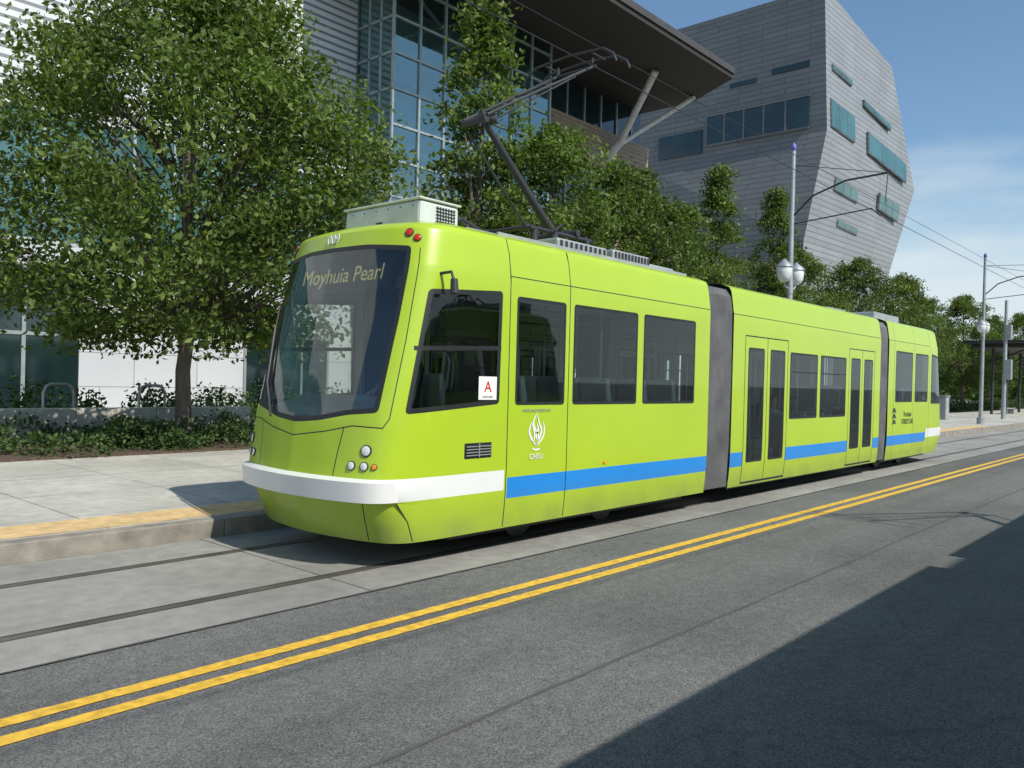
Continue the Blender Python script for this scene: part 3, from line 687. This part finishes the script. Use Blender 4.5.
def planeY(a,b,c):
    a,b,c=Vector(a),Vector(b),Vector(c); nn=(b-a).cross(c-a)
    return lambda x,z: a.y-(nn.x*(x-a.x)+nn.z*(z-a.z))/nn.y
pu=planeY(K0,K1,R0); pd=planeY(K1,K2,R2)
def panes(name,lst,m,off):
    V=[];F=[]
    for x0,x1,z0,z1,sk in lst:
        f=pu if z0>26.5 else pd; i=len(V)
        q=[(x0,z0),(x1,z0-sk),(x1,z1-sk),(x0,z1)]
        for d in (off,-.1): V+=[(x,min(f(x,z),40)-d,z) for x,z in q]
        F+=[(i,i+1,i+2,i+3),(i,i+4,i+5,i+1),(i+1,i+5,i+6,i+2),(i+2,i+6,i+7,i+3),(i+3,i+7,i+4,i)]
    obj(name,V,F,m,gb)
WL=[(81.0,87.0,27.6,30.2,.2),(91,103,27.2,29.3,.9),(83.2,89.0,21.8,22.9,.3),(95,101,21.9,23.5,.5),(81.5,86.5,33.4,33.8,.2),(90,98,32.0,32.5,.7),(85,90,18.5,19.0,.2)]
panes('window_surrounds',[(a-.1,b+.1,c-.1,d+.1,s) for a,b,c,d,s in WL],M['greyA'],.12)
panes('front_windows',WL,M['bglasst'],.15)
panes('window_dividers',[(a+(b-a)*k/3-.04,a+(b-a)*k/3+.04,c-s*k/3,d-s*k/3,0) for a,b,c,d,s in WL for k in (1,2)],M['greyA'],.17)
db=empty('distant_office_block'); boxes('walls',[(190,230,60,90,0,14)],M['panel'],db); boxes('windows',[(189.9,190.1,62+4*k,64.5+4*k,2+4*j,4.4+4*j) for k in range(6) for j in range(3)]+[(192+4*k,194.5+4*k,59.9,60.1,2+4*j,4.4+4*j) for k in range(9) for j in range(3)],M['bglassd'],db)

# ------------------------------------------------------------ street furniture
def rack(x,y):
    tubes('bike_rack',[([(x,y,.19),(x,y,1.25),(x+.06,y,1.4),(x+.16,y,1.45),(x+.5,y,1.45),(x+.6,y,1.4),(x+.66,y,1.25),(x+.66,y,.19)],.035)],M['steel'])
rack(7.0,20.6); rack(9.2,20.6)
def lampglobe(V,F,x,y,z,s):
    tubegeo([(x,y,z-.38*s),(x,y,z-.32*s),(x,y,z-.18*s),(x,y,z+.05*s),(x,y,z+.12*s)],[.06*s,.17*s,.24*s,.26*s,.24*s],14,V,F)
cap=mat('blue_cap',(.12,.12,.4))
def catpole(x,y):
    e=empty('street_lamp')
    tubes('pole',[([(x,y,.18),(x,y,.5),(x,y,.55),(x,y,8.6)],[.18,.18,.10,.065])],M['steel'],e,12)
    tubes('finial',[([(x,y,8.6),(x,y,8.66),(x,y,8.75),(x,y,8.85)],[.05,.08,.08,.01])],cap,e)
    tubes('lamp_arms',[([(x-.42,y,4.82),(x-.3,y,4.68),(x,y,4.62),(x+.3,y,4.68),(x+.42,y,4.82)],.03),([(x,y,4.5),(x,y,4.75)],.1)],M['steel'],e)
    V=[];F=[];V2=[];F2=[]
    for s in (-.42,.42):
        lampglobe(V,F,x+s,y,5.12,.85); tubegeo([(x+s,y,5.225),(x+s,y,5.29),(x+s,y,5.38),(x+s,y,5.46)],[.25,.21,.10,.02],14,V2,F2)
    obj('lamp_shades',V,F,M['lens'],e,smooth=True,sharp=50); obj('lamp_caps',V2,F2,M['steel'],e,smooth=True,sharp=50)
    tubes('bracket_arm',[([(x,y,6.7),(x,y-.6,7.25),(x,y-1.5,7.55),(x,y-2.6,7.6)],.028),([(x,y,6.5),(x,y-2.2,6.7),(x,y-2.45,6.46)],.018),([(x,y,8.2),(x,y-2.6,7.6)],.01),([(x,y-2.6,7.6),(x,y-2.55,6.8)],.012)],M['dark'],e)
    return e
catpole(22.9,9.7); catpole(46.8,9.7); catpole(71,9.7); catpole(95,9.7)
tubes('overhead_contact_wire',[([(-40,7.03,6.37),(200,7.03,6.37)],.008),([(-20,7.1,6.75),(22.9,7.1,6.72),(46.8,7.05,6.72),(95,7.05,6.72)],.006)],M['dark'],None,5)
tubes('overhead_contact_wire.001',[([(-40,-2,6.37),(200,-2,6.37)],.008)],M['dark'],None,5)
tubes('span_wire',[([(46.8,9.7,8.2),(46.8,2,7.8),(46.8,-6,8.2)],.012),([(71,9.7,8.0),(71,-6,8.2)],.012)],M['dark'],None,5)
e=empty('utility_pole')
tubes('mast',[([(57,10.6,.18),(57,10.6,7.4)],[.13,.09])],M['steel'],e)
boxes('equipment_box',[(56.7,57.1,10.2,10.6,2.6,3.8),(56.7,57.1,10.25,10.6,5.0,5.9)],M['steel'],e,.03)
e=empty('station_shelter')
boxes('roof',[(66,86,10.6,15.0,5.3,5.5),(67,85,11,14.6,5.0,5.28)],M['dark'],e,.03)
tubes('posts',[([(x,13.4,.2),(x,13.4,5.1)],.1) for x in (68,73,78,84)]+[([(x,13.4,4.0),(x,11.2,5.0)],.06) for x in (68,73,78,84)],M['dark'],e)
boxes('bench_seat',[(69,72,12.6,13.1,.6,.66),(69.2,69.3,12.65,13.05,.2,.6),(71.7,71.8,12.65,13.05,.2,.6)],M['roofgear'],e)
e=empty('litter_bin'); tubes('bin',[([(28.6,10.2,.2),(28.6,10.2,.3),(28.6,10.2,1.05),(28.6,10.2,1.12)],[.22,.27,.29,.2])],M['dark'],e,14)
e=empty('utility_cabinet'); boxes('cabinet',[(50.5,51.2,12.2,12.8,.2,1.5)],M['roofgear'],e,.03); boxes('cabinet_cap',[(50.45,51.25,12.15,12.85,1.502,1.56)],M['steel'],e,.01)

# ------------------------------------------------------------ light
sd=Vector((-.02,-1,1.0)).normalized()
el=math.asin(sd.z)
w=bpy.data.worlds.new('World'); scene.world=w; w.use_nodes=True
n=w.node_tree.nodes; l=w.node_tree.links; bg=n['Background']
sky=n.new('ShaderNodeTexSky'); sky.sky_type='NISHITA'; sky.sun_disc=False; sky.sun_elevation=el; sky.sun_rotation=math.radians(181); sky.air_density=1.0; sky.dust_density=.7; sky.ozone_density=1.2
tc=n.new('ShaderNodeTexCoord'); sp=n.new('ShaderNodeSeparateXYZ'); l.new(tc.outputs['Generated'],sp.inputs[0])
mp=n.new('ShaderNodeMapping'); mp.inputs['Scale'].default_value=(1,1,4); l.new(tc.outputs['Generated'],mp.inputs[0])
nz=n.new('ShaderNodeTexNoise'); nz.inputs['Scale'].default_value=2.6; nz.inputs['Detail'].default_value=7; nz.inputs['Roughness'].default_value=.5; l.new(mp.outputs[0],nz.inputs['Vector'])
r1=n.new('ShaderNodeMapRange'); r1.inputs[1].default_value=.04; r1.inputs[2].default_value=.36; r1.inputs[3].default_value=.55; r1.inputs[4].default_value=-.32; l.new(sp.outputs[2],r1.inputs[0])
ad=n.new('ShaderNodeMath'); ad.operation='ADD'; l.new(nz.outputs[0],ad.inputs[0]); l.new(r1.outputs[0],ad.inputs[1])
r2=n.new('ShaderNodeMapRange'); r2.interpolation_type='SMOOTHSTEP'; r2.inputs[1].default_value=.42; r2.inputs[2].default_value=.85; r2.inputs[3].default_value=0.0; r2.inputs[4].default_value=.9; l.new(ad.outputs[0],r2.inputs[0])
tint=n.new('ShaderNodeMix'); tint.data_type='RGBA'; tint.blend_type='MULTIPLY'; tint.inputs[0].default_value=1; l.new(sky.outputs[0],tint.inputs[6]); tint.inputs[7].default_value=(1.1,1.3,1.35,1)
mx=n.new('ShaderNodeMix'); mx.data_type='RGBA'; l.new(r2.outputs[0],mx.inputs[0]); l.new(tint.outputs[2],mx.inputs[6]); mx.inputs[7].default_value=(7.0,7.9,8.3,1)
l.new(mx.outputs[2],bg.inputs[0]); bg.inputs[1].default_value=.105
sl=bpy.data.lights.new('sun','SUN'); sl.energy=4.8; sl.angle=math.radians(.5); sl.color=(1,.955,.87)
so=bpy.data.objects.new('sun',sl); so.rotation_euler=sd.to_track_quat('Z','Y').to_euler(); COL.objects.link(so)

# ------------------------------------------------------------ camera
cam=bpy.data.cameras.new('camera'); co_=bpy.data.objects.new('camera',cam); COL.objects.link(co_); scene.camera=co_
cam.sensor_width=36; cam.lens=28.83; cam.clip_end=3000; cam.clip_start=.05
f=Vector((.749,.6626,0)).normalized(); r=Vector((f.y,-f.x,0)); z=Vector((0,0,1))
ph=.006; th=.026
Fv=f*math.cos(ph)-z*math.sin(ph); U0=f*math.sin(ph)+z*math.cos(ph)
R_=r*math.cos(th)+U0*math.sin(th); U_=-r*math.sin(th)+U0*math.cos(th)
co_.matrix_world=Matrix(((R_.x,U_.x,-Fv.x,0),(R_.y,U_.y,-Fv.y,0),(R_.z,U_.z,-Fv.z,1.85),(0,0,0,1)))
scene.view_settings.view_transform='Standard'; scene.view_settings.look='None'; scene.view_settings.exposure=0
